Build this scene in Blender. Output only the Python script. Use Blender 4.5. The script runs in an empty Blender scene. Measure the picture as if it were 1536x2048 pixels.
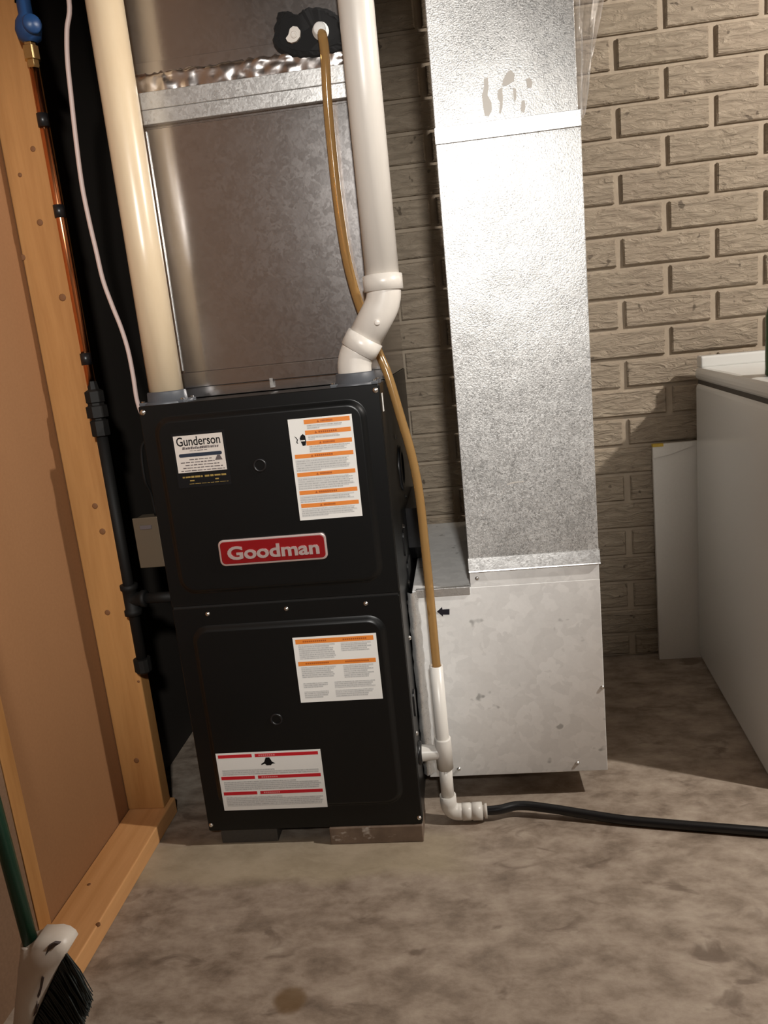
import bpy, bmesh, math, random
from mathutils import Vector, Matrix, noise as mnoise
random.seed(7)
sc = bpy.context.scene
COL = sc.collection
PI = math.pi

# ------------------------------------------------------------------ camera
CAM = Vector((0.583, -1.364, 0.983))
FPX = 1538.0
RV = Vector((0.2208, 0.0999, -0.0897))
_th = RV.length
RW = Matrix.Rotation(_th, 3, RV / _th) @ Matrix(((1, 0, 0), (0, 0, -1), (0, 1, 0)))   # world -> camera (x right, y down, z forward)
cd = bpy.data.cameras.new('camera')
cam = bpy.data.objects.new('camera', cd); COL.objects.link(cam)
cd.sensor_fit = 'VERTICAL'; cd.sensor_height = 24.0; cd.lens = FPX / 2048.0 * 24.0
cd.clip_start = 0.02
cam.matrix_world = Matrix.Translation(CAM) @ Matrix((
    (RW[0][0], -RW[1][0], -RW[2][0]), (RW[0][1], -RW[1][1], -RW[2][1]), (RW[0][2], -RW[1][2], -RW[2][2]))).to_4x4()
sc.camera = cam

# ------------------------------------------------------------------ world, exposure
w = bpy.data.worlds.new('world'); sc.world = w; w.use_nodes = True
w.node_tree.nodes['Background'].inputs[0].default_value = (0.9, 0.95, 1.0, 1)
w.node_tree.nodes['Background'].inputs[1].default_value = 0.0
vs = sc.view_settings
vs.view_transform = 'Standard'; vs.look = 'None'; vs.gamma = 1.0; vs.use_curve_mapping = False
vs.exposure = 0.55
KEY_POS = Vector((2.35, -0.42, 2.06)); KEY_STRENGTH = 3000.0; KEY_COL = (1.0, 0.945, 0.875)
WORK_POS = Vector((0.74, -2.15, 1.69)); WORK_AIM = Vector((0.22, 0.0, 1.00)); WORK_POWER = 118.0; WORK_COL = (1.0, 0.975, 0.93)

def px(u, v, x=None, y=None, z=None):
    d = RW.transposed() @ Vector(((u - 768) / FPX, (v - 1024) / FPX, 1))
    t = (y - CAM.y) / d.y if y is not None else (z - CAM.z) / d.z if z is not None else (x - CAM.x) / d.x
    return CAM + d * t

# ------------------------------------------------------------------ materials
def mat(name, base=(.5, .5, .5), rough=.5, metal=0.0, **k):
    m = bpy.data.materials.new(name); m.use_nodes = True
    b = m.node_tree.nodes['Principled BSDF']
    b.inputs['Base Color'].default_value = (*base, 1); b.inputs['Roughness'].default_value = rough
    b.inputs['Metallic'].default_value = metal
    for n, v in k.items(): b.inputs[n.replace('_', ' ')].default_value = v
    return m

class N:
    def __init__(s, m): s.t = m.node_tree; s.b = s.t.nodes['Principled BSDF']
    def new(s, typ, **k):
        n = s.t.nodes.new('ShaderNode' + typ)
        for a, v in k.items():
            if a in n.inputs: n.inputs[a].default_value = v
            else: setattr(n, a, v)
        return n
    def link(s, a, b): s.t.links.new(a, b)
    def coord(s, scale=(1, 1, 1), rot=(0, 0, 0), loc=(0, 0, 0)):
        g = s.new('NewGeometry'); mp = s.new('Mapping')
        mp.inputs['Scale'].default_value = scale; mp.inputs['Rotation'].default_value = rot; mp.inputs['Location'].default_value = loc
        s.link(g.outputs['Position'], mp.inputs['Vector']); return mp.outputs['Vector']
    def noise(s, vec, scale, detail=4, rough=.55, dist=0.0):
        n = s.new('TexNoise'); n.inputs['Scale'].default_value = scale; n.inputs['Detail'].default_value = detail
        n.inputs['Roughness'].default_value = rough; n.inputs['Distortion'].default_value = dist
        s.link(vec, n.inputs['Vector']); return n.outputs['Fac']
    def ramp(s, fac, stops):
        r = s.new('ValToRGB'); e = r.color_ramp.elements
        while len(e) < len(stops): e.new(.5)
        for i, (p, c) in enumerate(stops):
            e[i].position = p; e[i].color = (*c, 1) if len(c) == 3 else c
        s.link(fac, r.inputs['Fac']); return r.outputs['Color']
    def mix(s, fac, a, b, mode='MIX'):
        n = s.new('Mix', data_type='RGBA', blend_type=mode)
        for i, v in ((0, fac), (6, a), (7, b)):
            if hasattr(v, 'links') or hasattr(v, 'is_linked'): s.link(v, n.inputs[i])
            else: n.inputs[i].default_value = v if i == 0 else ((*v, 1) if len(v) == 3 else v)
        return n.outputs[2]
    def math(s, op, a, b=0.0):
        n = s.new('Math', operation=op)
        for i, v in ((0, a), (1, b)):
            if hasattr(v, 'is_linked'): s.link(v, n.inputs[i])
            else: n.inputs[i].default_value = v
        return n.outputs[0]
    def bump(s, h, strength=.3, dist=.01):
        n = s.new('Bump'); n.inputs['Strength'].default_value = strength; n.inputs['Distance'].default_value = dist
        s.link(h, n.inputs['Height']); s.link(n.outputs['Normal'], s.b.inputs['Normal'])
    def color(s, c): s.link(c, s.b.inputs['Base Color'])
    def rough(s, c): s.link(c, s.b.inputs['Roughness'])

def m_brick():
    m = mat('painted_brick', rough=.75); n = N(m); v = n.coord((1, 1, 3.6))
    w_ = n.noise(v, 19, 5, .6, .9); big = n.noise(n.coord(), 3.0, 3)
    oi = n.new('ObjectInfo')
    c = n.ramp(w_, [(.28, (.185, .143, .098)), (.42, (.32, .262, .188)), (.58, (.38, .315, .23)), (.72, (.51, .43, .325))])
    c = n.mix(.32, c, n.ramp(big, [(.3, (.265, .212, .15)), (.7, (.325, .25, .192))]))
    sp = n.noise(n.coord(loc=(3, 1, 2)), 34, 2, .5)
    c = n.mix(n.ramp(sp, [(.70, (0, 0, 0)), (.74, (1, 1, 1))]), c, (.10, .075, .05))
    c = n.mix(.25, c, n.ramp(oi.outputs['Random'], [(0, (.25, .198, .15)), (1, (.36, .285, .215))]))
    n.color(c); n.bump(w_, .8, .016); return m
def m_mortar():
    m = mat('painted_mortar', rough=.8); n = N(m); v = n.coord()
    c = n.ramp(n.noise(v, 20, 4), [(.3, (.34, .275, .205)), (.7, (.42, .345, .26))]); n.color(c); n.bump(n.noise(v, 90, 3), .3, .004); return m
def m_floor():
    m = mat('concrete_floor', rough=.62); n = N(m); v = n.coord()
    a = n.noise(v, 3.0, 7, .62, .2); b = n.noise(n.coord((1, 1.6, 1), loc=(5, 2, 0)), 13, 8, .66, .15); f = n.noise(v, 60, 3)
    c = n.ramp(a, [(.28, (0.204, 0.154, 0.118)), (.48, (0.342, 0.274, 0.214)), (.70, (0.480, 0.402, 0.324))])
    c = n.mix(.72, c, n.ramp(b, [(.30, (0.120, 0.088, 0.064)), (.42, (0.246, 0.190, 0.144)), (.54, (0.384, 0.310, 0.246)), (.66, (0.492, 0.414, 0.336)), (.78, (0.624, 0.546, 0.456))]))
    c = n.mix(n.ramp(n.noise(n.coord((1, 1.7, 1), loc=(1.3, 7, 0)), 11, 4, .55, .6), [(.60, (0, 0, 0)), (.70, (.75, .75, .75))]), c, (0.156, 0.114, 0.084))
    # pale efflorescence band in front of the furnace feet
    g = n.new('NewGeometry'); sx = n.new('SeparateXYZ'); n.link(g.outputs['Position'], sx.inputs[0])
    yy = n.math('ADD', sx.outputs['Y'], n.math('MULTIPLY', n.math('SUBTRACT', n.noise(v, 5, 3), .5), .10))
    band = n.ramp(n.math('MULTIPLY', n.math('ADD', yy, .30), 2.0), [(.36, (0, 0, 0)), (.43, (.6, .6, .6)), (.60, (.5, .5, .5)), (.66, (0, 0, 0))])
    side = n.ramp(sx.outputs['X'], [(.48, (1, 1, 1)), (.56, (0, 0, 0))])
    c = n.mix(n.mix(1.0, band, side, 'MULTIPLY'), c, (0.480, 0.408, 0.280))
    # brown rust spot
    d = n.new('VectorMath', operation='DISTANCE'); n.link(g.outputs['Position'], d.inputs[0]); d.inputs[1].default_value = (.248, -.381, 0)
    spot = n.ramp(n.math('ADD', d.outputs['Value'], n.math('MULTIPLY', n.noise(v, 30, 2), .012)), [(.026, (.8, .8, .8)), (.036, (0, 0, 0))])
    c = n.mix(spot, c, (0.160, 0.093, 0.035))
    n.color(c); n.rough(n.ramp(b, [(.3, (.5, .5, .5)), (.7, (.75, .75, .75))])); n.bump(n.mix(.5, b, f), .25, .006); return m
def m_wood(name, light, dark, axis='z'):
    m = mat(name, rough=.6); n = N(m)
    s = {'z': (9, 9, .7), 'y': (9, .7, 9)}[axis]
    g = n.noise(n.coord(s), 2.2, 5, .6, .5); f = n.noise(n.coord(tuple(q * 6 for q in s)), 2.2, 3)
    c = n.ramp(g, [(.3, dark), (.55, light), (.75, tuple(min(1, q * 1.12) for q in light))])
    c = n.mix(.25, c, n.ramp(f, [(.35, dark), (.65, light)])); n.color(c); n.bump(f, .12, .002); return m
def m_fibre(name, a, b):
    m = mat(name, rough=.8); n = N(m); v = n.coord((1, 1, .35))
    n.color(n.mix(.4, n.ramp(n.noise(v, 4, 4), [(.3, a), (.7, b)]), n.ramp(n.noise(n.coord(), 170, 2), [(.3, a), (.7, b)]))); return m
def m_galv(name, spangle=55, lo=.34, hi=.62, r0=.24, r1=.42, bump=.05, metal=.92, tint=(1, .99, .97), blot=0):
    m = mat(name, metal=metal); n = N(m); v = n.coord()
    nz = n.new('TexNoise'); nz.inputs['Scale'].default_value = spangle * .6; n.link(v, nz.inputs['Vector'])
    wv = n.mix(.06, v, nz.outputs['Color'])
    vo = n.new('TexVoronoi'); vo.inputs['Scale'].default_value = spangle; n.link(wv, vo.inputs['Vector'])
    sp = n.new('SeparateColor'); n.link(vo.outputs['Color'], sp.inputs[0])
    s = n.math('ADD', n.math('MULTIPLY', sp.outputs[0], .6), n.math('MULTIPLY', n.noise(v, spangle * 2.2, 3), .4))
    c = n.ramp(s, [(.1, tuple(lo * t for t in tint)), (.9, tuple(hi * t for t in tint))])
    c = n.mix(.35, c, n.ramp(n.noise(v, 4, 4), [(.3, tuple(lo * t for t in tint)), (.7, tuple(hi * t for t in tint))]))
    if blot: c = n.mix(n.ramp(n.noise(n.coord(loc=(2, 0, 3)), 26, 2), [(.70, (0, 0, 0)), (.75, (.6, .6, .6))]), c, (.22, .22, .21))
    n.color(c)
    n.rough(n.ramp(s, [(.1, (r0,) * 3), (.9, (r1,) * 3)]))
    h = n.math('ADD', s, n.math('MULTIPLY', n.noise(v, 5, 2), 3.0)); n.bump(h, bump, .01); return m
def m_pvc(name, a, b, rough=.32):
    m = mat(name, rough=rough, **{'Subsurface_Weight': 0.0}); n = N(m); v = n.coord((1, 1, .25))
    n.color(n.ramp(n.noise(v, 11, 5, .6), [(.3, a), (.68, b)])); return m
def m_print(name, paper, ink, sx, sz):
    m = mat(name, rough=.6); n = N(m)
    a = n.noise(n.coord((sx * 1.0, 1, sz * .02)), 1.0, 2); wv = n.new('TexWave', wave_type='BANDS', bands_direction='Z'); wv.inputs['Scale'].default_value = sz
    n.link(n.coord(), wv.inputs['Vector'])
    k = n.math('MULTIPLY', n.ramp(n.noise(n.coord((420, 1, 180)), 1.0, 2), [(.35, (0, 0, 0)), (.6, (1, 1, 1))]), n.ramp(wv.outputs['Fac'], [(.3, (0, 0, 0)), (.6, (1, 1, 1))]))
    n.color(n.mix(n.math('MULTIPLY', k, .6), paper, ink)); return m
def m_block():
    m = mat('chipped_brown_block', rough=.8); n = N(m); v = n.coord()
    c = n.ramp(n.noise(v, 30, 4), [(.3, (.15, .105, .075)), (.7, (.23, .165, .12))])
    c = n.mix(n.ramp(n.noise(n.coord((1, 1, 1.6), loc=(.4, 0, .2)), 24, 3), [(.60, (0, 0, 0)), (.68, (1, 1, 1))]), c, (.50, .45, .40)); n.color(c); return m
M = dict(
    brick=m_brick(), mortar=m_mortar(), floor=m_floor(),
    stud=m_wood('pine_stud', (.47, .232, .076), (.35, .155, .043)), plate=m_wood('pine_plate', (.68, .355, .145), (.55, .265, .09), 'y'),
    knot=mat('pine_knot', (.20, .085, .03), .7),
    fibre=m_fibre('tan_fibreboard', (.25, .117, .046), (.30, .144, .060)), gapshade=m_fibre('gap_shade_black', (.012, .008, .005), (.02, .014, .009)),  # second one is near-black to paint in the shade of the furnace gap
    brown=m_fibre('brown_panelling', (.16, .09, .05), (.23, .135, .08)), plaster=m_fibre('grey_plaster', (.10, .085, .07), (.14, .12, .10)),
    joist=m_fibre('ceiling_board', (.09, .07, .05), (.13, .10, .075)),
    paint=mat('charcoal_gloss_paint', (.0030, .0034, .0036), .34, **{'Specular_IOR_Level': .38}), paint_dark=mat('black_opening', (.003, .003, .003), .6),
    duct=m_galv('spangled_galvanized', 170, .17, .80, .24, .44, .18, .40, blot=0), boot=m_galv('satin_galvanized', 46, .74, .93, .40, .52, .05, .18, blot=1),
    coil=m_galv('bright_galvanized', 90, .56, .60, .17, .20, .012, .97, (1, .95, .93)), cleat=m_galv('cleat_galvanized', 120, .56, .70, .26, .36, .05, .75),
    foil=mat('foil_tape', (.78, .72, .69), .24, 1.0),
    pvc=m_pvc('white_pvc', (.62, .575, .52), (.70, .655, .60)), pvc_new=m_pvc('new_white_pvc', (.74, .71, .66), (.80, .77, .72)), pvc_old=m_pvc('yellowed_pvc', (.60, .46, .30), (.70, .57, .40), .28),
    rubber=mat('grey_rubber', (.07, .075, .085), .45), black=mat('black_plastic', (.008, .008, .009), .35), mastic=mat('black_foam', (.004, .004, .0045), .9),
    screw=mat('zinc_screw', (.75, .74, .72), .25, 1.0), iron=mat('black_iron', (.006, .0055, .005), .65, **{'Specular_IOR_Level': .3}),
    copper=mat('copper', (.75, .30, .13), .22, 1.0), brass=mat('brass', (.55, .42, .20), .3, 1.0), blue=mat('blue_plastic', (.012, .05, .15), .4),
    cable=mat('white_cable', (.60, .47, .43), .5), boxsteel=mat('handy_box_steel', (.17, .14, .10), .45, .6),
    red=mat('red_badge', (.21, .003, .005), .35), chrome=mat('badge_silver', (.80, .66, .64), .32, .7),
    paper=mat('label_paper', (.76, .745, .71), .5), orange=mat('orange_print', (.72, .22, .03), .55), orange_ink=mat('orange_dark_print', (.38, .085, .008), .55),
    redprint=mat('red_print', (.52, .01, .02), .5), pinkprint=mat('pale_red_print', (.66, .22, .22), .5), ink=mat('black_ink', (.004, .0035, .004), .6, **{'Specular_IOR_Level': .2}), blueink=mat('blue_ink', (.012, .02, .04), .5),
    gold=mat('gold_print', (.30, .20, .05), .5), smallprint=m_print('small_print', (.60, .59, .57), (.26, .26, .26), 300, 75), card=mat('business_sticker_paper', (.62, .56, .51), .5),
    brownblock=m_block(), greyblock=m_fibre('grey_block', (.05, .045, .04), (.08, .072, .062)),
    enamel=mat('white_enamel', (.66, .655, .63), .22), gasket=mat('grey_gasket', (.05, .042, .035), .6), board=m_fibre('white_board', (.72, .69, .64), (.78, .75, .70)), yellow=mat('yellow_tape', (.62, .42, .06), .5),
    green=mat('green_handle', (.004, .055, .030), .3), bottle=mat('green_bottle', (.01, .06, .015), .1), bristle=mat('dark_bristle', (.022, .028, .027), .6), bone=m_pvc('white_broom_plastic', (.62, .54, .46), (.78, .72, .65), .4),
    dirt=mat('grey_dirt', (.10, .08, .08), .8), mark=mat('zinc_stain', (.50, .47, .43), .55), porcelain=mat('porcelain', (.8, .8, .78), .3), arrow=mat('black_sticker', (.006, .005, .012), .5))
def m_hose():
    m = mat('amber_vinyl', (.50, .30, .115), .10, **{'Transmission_Weight': .55, 'IOR': 1.3}); return m
M['hose'] = m_hose()
def m_film():
    m = mat('clear_film', (.85, .80, .76), .18, **{'Alpha': .42}); return m
M['film'] = m_film()
def m_emit(name, col, s):
    m = mat(name, (1, 1, 1), .4); b = m.node_tree.nodes['Principled BSDF']
    b.inputs['Emission Color'].default_value = (*col, 1); b.inputs['Emission Strength'].default_value = s; return m

# ------------------------------------------------------------------ mesh helpers
class MB:
    """collects shapes in world coordinates; build() links them as one mesh object"""
    def __init__(s): s.v = []; s.f = []; s.sm = []
    def add(s, vs, fs, smooth=False):
        o = len(s.v); s.v += [Vector(q) for q in vs]; s.f += [[i + o for i in f] for f in fs]; s.sm += [smooth] * len(fs); return s
    def box(s, x0, x1, y0, y1, z0, z1, bev=0.0):
        x0, x1 = min(x0, x1), max(x0, x1); y0, y1 = min(y0, y1), max(y0, y1); z0, z1 = min(z0, z1), max(z0, z1)
        if bev <= 0:
            vs = [(x, y, z) for z in (z0, z1) for y in (y0, y1) for x in (x0, x1)]
            return s.add(vs, [(0, 2, 3, 1), (4, 5, 7, 6), (0, 1, 5, 4), (2, 6, 7, 3), (0, 4, 6, 2), (1, 3, 7, 5)])
        bm = bmesh.new(); bmesh.ops.create_cube(bm, size=1)
        for q in bm.verts: q.co = Vector(((x0 + x1) / 2 + q.co.x * (x1 - x0), (y0 + y1) / 2 + q.co.y * (y1 - y0), (z0 + z1) / 2 + q.co.z * (z1 - z0)))
        bmesh.ops.bevel(bm, geom=list(bm.edges), offset=bev, segments=3, profile=.5, affect='EDGES')
        return s.bm(bm)
    def bm(s, bm, smooth=False):
        bm.verts.index_update(); s.add([q.co.copy() for q in bm.verts], [[q.index for q in f.verts] for f in bm.faces], smooth); bm.free(); return s
    def tube(s, pts, r, seg=16, cap=True, smooth=True, inner=None):
        pts = [Vector(q) for q in pts]; n = len(pts); rs = r if isinstance(r, (list, tuple)) else [r] * n
        t0 = (pts[1] - pts[0]).normalized(); up = Vector((0, 0, 1)) if abs(t0.z) < .9 else Vector((0, -1, 0))
        a = t0.cross(up).normalized(); vs = []; fs = []
        for i in range(n):
            t = (pts[min(i + 1, n - 1)] - pts[max(i - 1, 0)]).normalized()
            a = (a - t * a.dot(t)).normalized(); b = t.cross(a)
            for k in range(seg):
                an = 2 * PI * k / seg; vs.append(pts[i] + (a * math.cos(an) + b * math.sin(an)) * rs[i])
        for i in range(n - 1):
            for k in range(seg):
                k2 = (k + 1) % seg; fs.append((i * seg + k, i * seg + k2, (i + 1) * seg + k2, (i + 1) * seg + k))
        s.add(vs, fs, smooth)
        if cap:
            s.add(vs[:seg], [list(range(seg))[::-1]]); s.add(vs[-seg:], [list(range(seg))])
        return s
    def lathe(s, c, axis, prof, seg=24, smooth=True):
        """prof: list of (distance along axis, radius)"""
        c = Vector(c); ax = Vector(axis).normalized(); up = Vector((0, 0, 1)) if abs(ax.z) < .9 else Vector((0, -1, 0))
        a = ax.cross(up).normalized(); b = ax.cross(a); vs = []; fs = []; n = len(prof)
        for d, r in prof:
            for k in range(seg):
                an = 2 * PI * k / seg; vs.append(c + ax * d + (a * math.cos(an) + b * math.sin(an)) * max(r, 1e-5))
        for i in range(n - 1):
            for k in range(seg):
                k2 = (k + 1) % seg; fs.append((i * seg + k, (i + 1) * seg + k, (i + 1) * seg + k2, i * seg + k2))
        return s.add(vs, fs, smooth)
    def prism(s, poly, d, smooth=False):
        """poly: list of 3-d points (planar), extruded by vector d"""
        n = len(poly); d = Vector(d); P = [Vector(q) for q in poly]
        return s.add(P + [q + d for q in P], [list(range(n))[::-1], [i + n for i in range(n)]] + [(i, (i + 1) % n, (i + 1) % n + n, i + n) for i in range(n)], smooth)
    def build(s, name, m, parent=None, fix=True, **props):
        off = Vector((0, 0, 0)); q = parent
        while q is not None: off = off + q.location; q = q.parent
        me = bpy.data.meshes.new(name); me.from_pydata([v - off for v in s.v], [], s.f)
        for p_, sm in zip(me.polygons, s.sm): p_.use_smooth = sm
        if fix:
            bm = bmesh.new(); bm.from_mesh(me); bmesh.ops.remove_doubles(bm, verts=bm.verts, dist=1e-6)
            bmesh.ops.recalc_face_normals(bm, faces=bm.faces); bm.to_mesh(me); bm.free()
        me.materials.append(M[m] if isinstance(m, str) else m)
        o = bpy.data.objects.new(name, me); COL.objects.link(o); o.parent = parent
        for k, v in props.items(): o[k] = v
        return o
def thing(name, loc, label, cat, group=None, **props):
    o = bpy.data.objects.new(name, None); COL.objects.link(o); o.location = loc; o.empty_display_size = .05
    o['label'] = label; o['category'] = cat
    if group: o['group'] = group
    for k, v in props.items(): o[k] = v
    return o
def tag(o, label, cat, group=None):
    o['label'] = label; o['category'] = cat
    if group: o['group'] = group
    return o
def struct(name, mb, m):
    return mb.build(name, m, kind='structure')
def spline(pts, n=8):
    P = [Vector(q) for q in pts]; P = [P[0] * 2 - P[1]] + P + [P[-1] * 2 - P[-2]]; out = []
    for i in range(1, len(P) - 2):
        for k in range(n):
            t = k / n; a, b, c, d = P[i - 1:i + 3]
            out.append(.5 * ((2 * b) + (c - a) * t + (2 * a - 5 * b + 4 * c - d) * t * t + (3 * b - a - 3 * c + d) * t ** 3))
    out.append(P[-2]); return out
def rrect(x0, x1, z0, z1, r, seg=6):
    o = []
    for cx, cz, a0 in ((x1 - r, z1 - r, 0), (x0 + r, z1 - r, 90), (x0 + r, z0 + r, 180), (x1 - r, z0 + r, 270)):
        for k in range(seg + 1):
            a = math.radians(a0 + 90 * k / seg); o.append((cx + r * math.cos(a), cz + r * math.sin(a)))
    return o
def text_mb(txt, size, depth, bold=0.0, shear=0.0):
    cu = bpy.data.curves.new('t', 'FONT'); cu.body = txt; cu.size = size; cu.extrude = depth / 2; cu.offset = bold; cu.shear = shear; cu.resolution_u = 4
    o = bpy.data.objects.new('t', cu); COL.objects.link(o); bpy.context.view_layer.update()
    me = bpy.data.meshes.new_from_object(o.evaluated_get(bpy.context.evaluated_depsgraph_get()))
    vs = [v.co.copy() for v in me.vertices]; fs = [list(p.vertices) for p in me.polygons]
    bpy.data.objects.remove(o); bpy.data.curves.remove(cu); bpy.data.meshes.remove(me); return vs, fs
def text_fit(x0, x1, z0, z1, y, txt, depth=.0004, bold=0.0, shear=0.0):
    """text in the XZ plane facing -Y, fitted to a rectangle"""
    vs, fs = text_mb(txt, 1.0, .02, bold, shear)
    ax, bx = min(v.x for v in vs), max(v.x for v in vs); ay, by = min(v.y for v in vs), max(v.y for v in vs)
    return MB().add([(x0 + (v.x - ax) / (bx - ax) * (x1 - x0), y - (v.z / .02 + .5) * depth, z0 + (v.y - ay) / (by - ay) * (z1 - z0)) for v in vs], fs)

# ================================================================== THE ROOM
struct('floor', MB().box(-.50, 3.5, -5.2, .95, -.06, 0), 'floor')
struct('ceiling', MB().box(-.50, 3.5, -5.2, .95, 2.45, 2.5), 'joist')
struct('wall_right', MB().box(3.4, 3.5, -5.2, .85, 0, 2.45), 'plaster')
struct('wall_front', MB().box(-.50, 3.4, -5.2, -5.1, 0, 2.45), 'brown')
WY = .84
wb = struct('wall_back', MB().box(-.50, 3.4, WY + .008, WY + .11, 0, 2.45), 'mortar')
BW, BH, BX, BZ = .2427, .0804, 1.038, 1.596
def brick_shape(mb, x0, x1, z0, z1, rnd, at=(0, 0, 0)):
    g = .0052; gx = .0092; i = .0035; p = .0105; q = [rnd.uniform(-.0018, .0018) for _ in range(4)]
    a = (x0 + gx, x1 - gx, z0 + g, z1 - g)
    back = [(a[0], a[2]), (a[1], a[2]), (a[1], a[3]), (a[0], a[3])]
    fr = [(a[0] + i, a[2] + i), (a[1] - i, a[2] + i), (a[1] - i, a[3] - i), (a[0] + i, a[3] - i)]
    vs = [(x + at[0], .0085 + at[1], z + at[2]) for x, z in back] + [(x + at[0], .0085 - p * .6 + at[1], z + at[2]) for x, z in back] + [(x + at[0], .0085 - p - q[k] + at[1], z + at[2]) for k, (x, z) in enumerate(fr)]
    fs = [(0, 1, 2, 3)] + [(k, k + 4, (k + 1) % 4 + 4, (k + 1) % 4) for k in range(4)] + [(k + 4, k + 8, (k + 1) % 4 + 8, (k + 1) % 4 + 4) for k in range(4)] + [(8, 11, 10, 9)]
    mb.add(vs, fs)
rb = random.Random(3)
kinds = []
for k in range(5):
    mb = MB(); brick_shape(mb, 0, BW, 0, BH, rb)
    me = bpy.data.meshes.new('brick'); me.from_pydata([tuple(v) for v in mb.v], [], mb.f); me.materials.append(M['brick']); kinds.append(me)
low = MB(); brick_shape(low, 0, BW, .0135, BH, rb)
lowme = bpy.data.meshes.new('brick_low'); lowme.from_pydata([tuple(v) for v in low.v], [], low.f); lowme.materials.append(M['brick'])
rest = MB()
for k in range(-10, 21):
    z0 = BZ - k * BH
    for c in range(-7, 11):
        x0 = BX + (c + (.5 if k % 2 else 0)) * BW
        if x0 < -.5 or x0 + BW > 3.4: continue
        if k >= -4 and -3 <= c <= 3:
            o = bpy.data.objects.new('brick', lowme if k == 20 else rb.choice(kinds)); COL.objects.link(o); o.parent = wb; o.location = (x0, WY, z0)
        else:
            brick_shape(rest, x0, x0 + BW, max(z0, .001 - .0055) if k == 20 else z0, z0 + BH, rb, (0, WY, 0))
rest.build('brickwork', 'brick', wb, kind='stuff')

# left stud wall
SX = -.212
wl = struct('wall_left', MB().box(SX - .012, SX, -.258, .104, 0, 2.45), 'fibre')
MB().box(SX - .012, SX, .104, WY - .004, 0, 2.45).build('gap_shade_panel', 'gapshade', wl, label='near-black sheet standing in for the shade in the bay beside the furnace')  # added sheet: the darkness of the gap is put into its colour
MB().box(-.335, -.2055, -5.1, -.2935, 0, 2.45).build('wall_and_shade_panel', 'brown', wl, label='brown wall panel, also standing in for the shaded face of the near stud')  # wall goes on here; its brown also replaces the near stud's shaded front
pl = MB().box(SX + .001, -.120, -.345, .130, 0, .038, .003).build('sole_plate', 'plate', wl)
st = MB().box(SX + .001, -.1285, .086, .124, .038, 2.448, .003).build('stud', 'stud', wl)
st2 = MB().box(-.228, SX + .008, -.292, -.258, 0, 2.448, .001).build('stud', 'stud', wl)
def knots(parent, spots, y=None, z=None):
    for (u, v, r) in spots:
        c = px(u, v, y=y) if y is not None else px(u, v, z=z)
        ax = (0, -1, 0) if y is not None else (0, 0, 1)
        MB().lathe(c, ax, [(-.003, r), (.0006, r), (.001, r * .7), (.001, 0)], 10).build('knot', 'knot', parent)
knots(st, [(190, 1012, .006), (205, 1063, .0065), (215, 1225, .006), (277, 1363, .003), (273, 1521, .006), (80, 445, .006), (125, 595, .007), (45, 515, .006), (66, 298, .005), (40, 350, .004)], y=.086)
knots(pl, [(178, 1769, .0035), (196, 1848, .004)], z=.038)

# ================================================================== FURNACE
FW, Z0, Z1, FD = .4445, .038, .914, .71
fu = thing('furnace', (.222, .355, Z0), 'black gas furnace cabinet with red badge and white warning labels', 'furnace')
MB().box(0, FW, .006, FD, Z0, Z1 - .001, .003).build('cabinet', 'paint', fu)
MB().box(.004, FW - .004, .001, .0075, .5225, .5265).build('door_gap', 'paint_dark', fu)
def door(name, x0, x1, z0, z1, e, r, h=.008):
    """sheet-metal door with a raised, rounded panel pressed into it"""
    b = .010; seg = 7
    loops = []
    def L(pts, y): loops.append([(x, y, z) for x, z in pts])
    ins = lambda d, rr: rrect(e[0] + d, e[1] - d, e[2] + d, e[3] - d, rr, seg)
    o = rrect(x0, x1, z0, z1, .003, seg)
    L(o, .0055); L(o, .0012); L(rrect(x0 + .0012, x1 - .0012, z0 + .0012, z1 - .0012, .003, seg), 0)
    L(ins(-.002, r + .002), 0); L(ins(0, r), -.0012); L(ins(b * .35, r - b * .3), -h * .45); L(ins(b * .7, r - b * .6), -h * .92); L(ins(b, r - b * .8), -h)
    n = len(loops[0]); vs = [q for l in loops for q in l]
    mb = MB()
    for i in range(len(loops) - 1):
        mb.add(loops[i] + loops[i + 1], [(k, (k + 1) % n, (k + 1) % n + n, k + n) for k in range(n)], i > 2)
    mb.add(loops[-1], [list(range(n))]); mb.add(loops[0], [list(range(n))[::-1]])
    return mb.build(name, 'paint', fu)
d1 = door('upper_door', .001, FW - .001, .5265, Z1, (.026, .416, .552, .890), .032)
d2 = door('lower_door', .001, FW - .001, Z0, .5225, (.034, .410, .088, .484), .032)
def peep(x, z, parent):
    y = -.008
    MB().lathe((x, y, z), (0, -1, 0), [(-.002, .0125), (.0015, .0125), (.0025, .0115), (.0025, .0095), (.001, .0085), (-.006, .008), (-.006, 0)], 24).build('sight_port', 'black', parent, label='round black sight port')
peep(.214, .789, d1); peep(.178, .286, d2)
def screw(x, z, parent, y=0.0, r=.0042, ax=(0, -1, 0)):
    MB().lathe((x, y, z), ax, [(-.001, r * 1.25), (.0006, r * 1.25), (.0008, r), (.003, r * .9), (.0036, r * .6), (.0037, 0)], 12).build('screw', 'screw', parent)
for x, z in ((.070, .509), (.225, .509), (.378, .509), (.438, .052), (.007, .052)): screw(x, z, d2, r=.0036)
for x, z in ((.437, .903), (.008, .903)): screw(x, z, d1, r=.0042)

YL = -.0086
def rect(mb, x0, x1, z0, z1, y, t=.0005): return mb.box(x0, x1, y - t, y, z0, z1)
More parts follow.
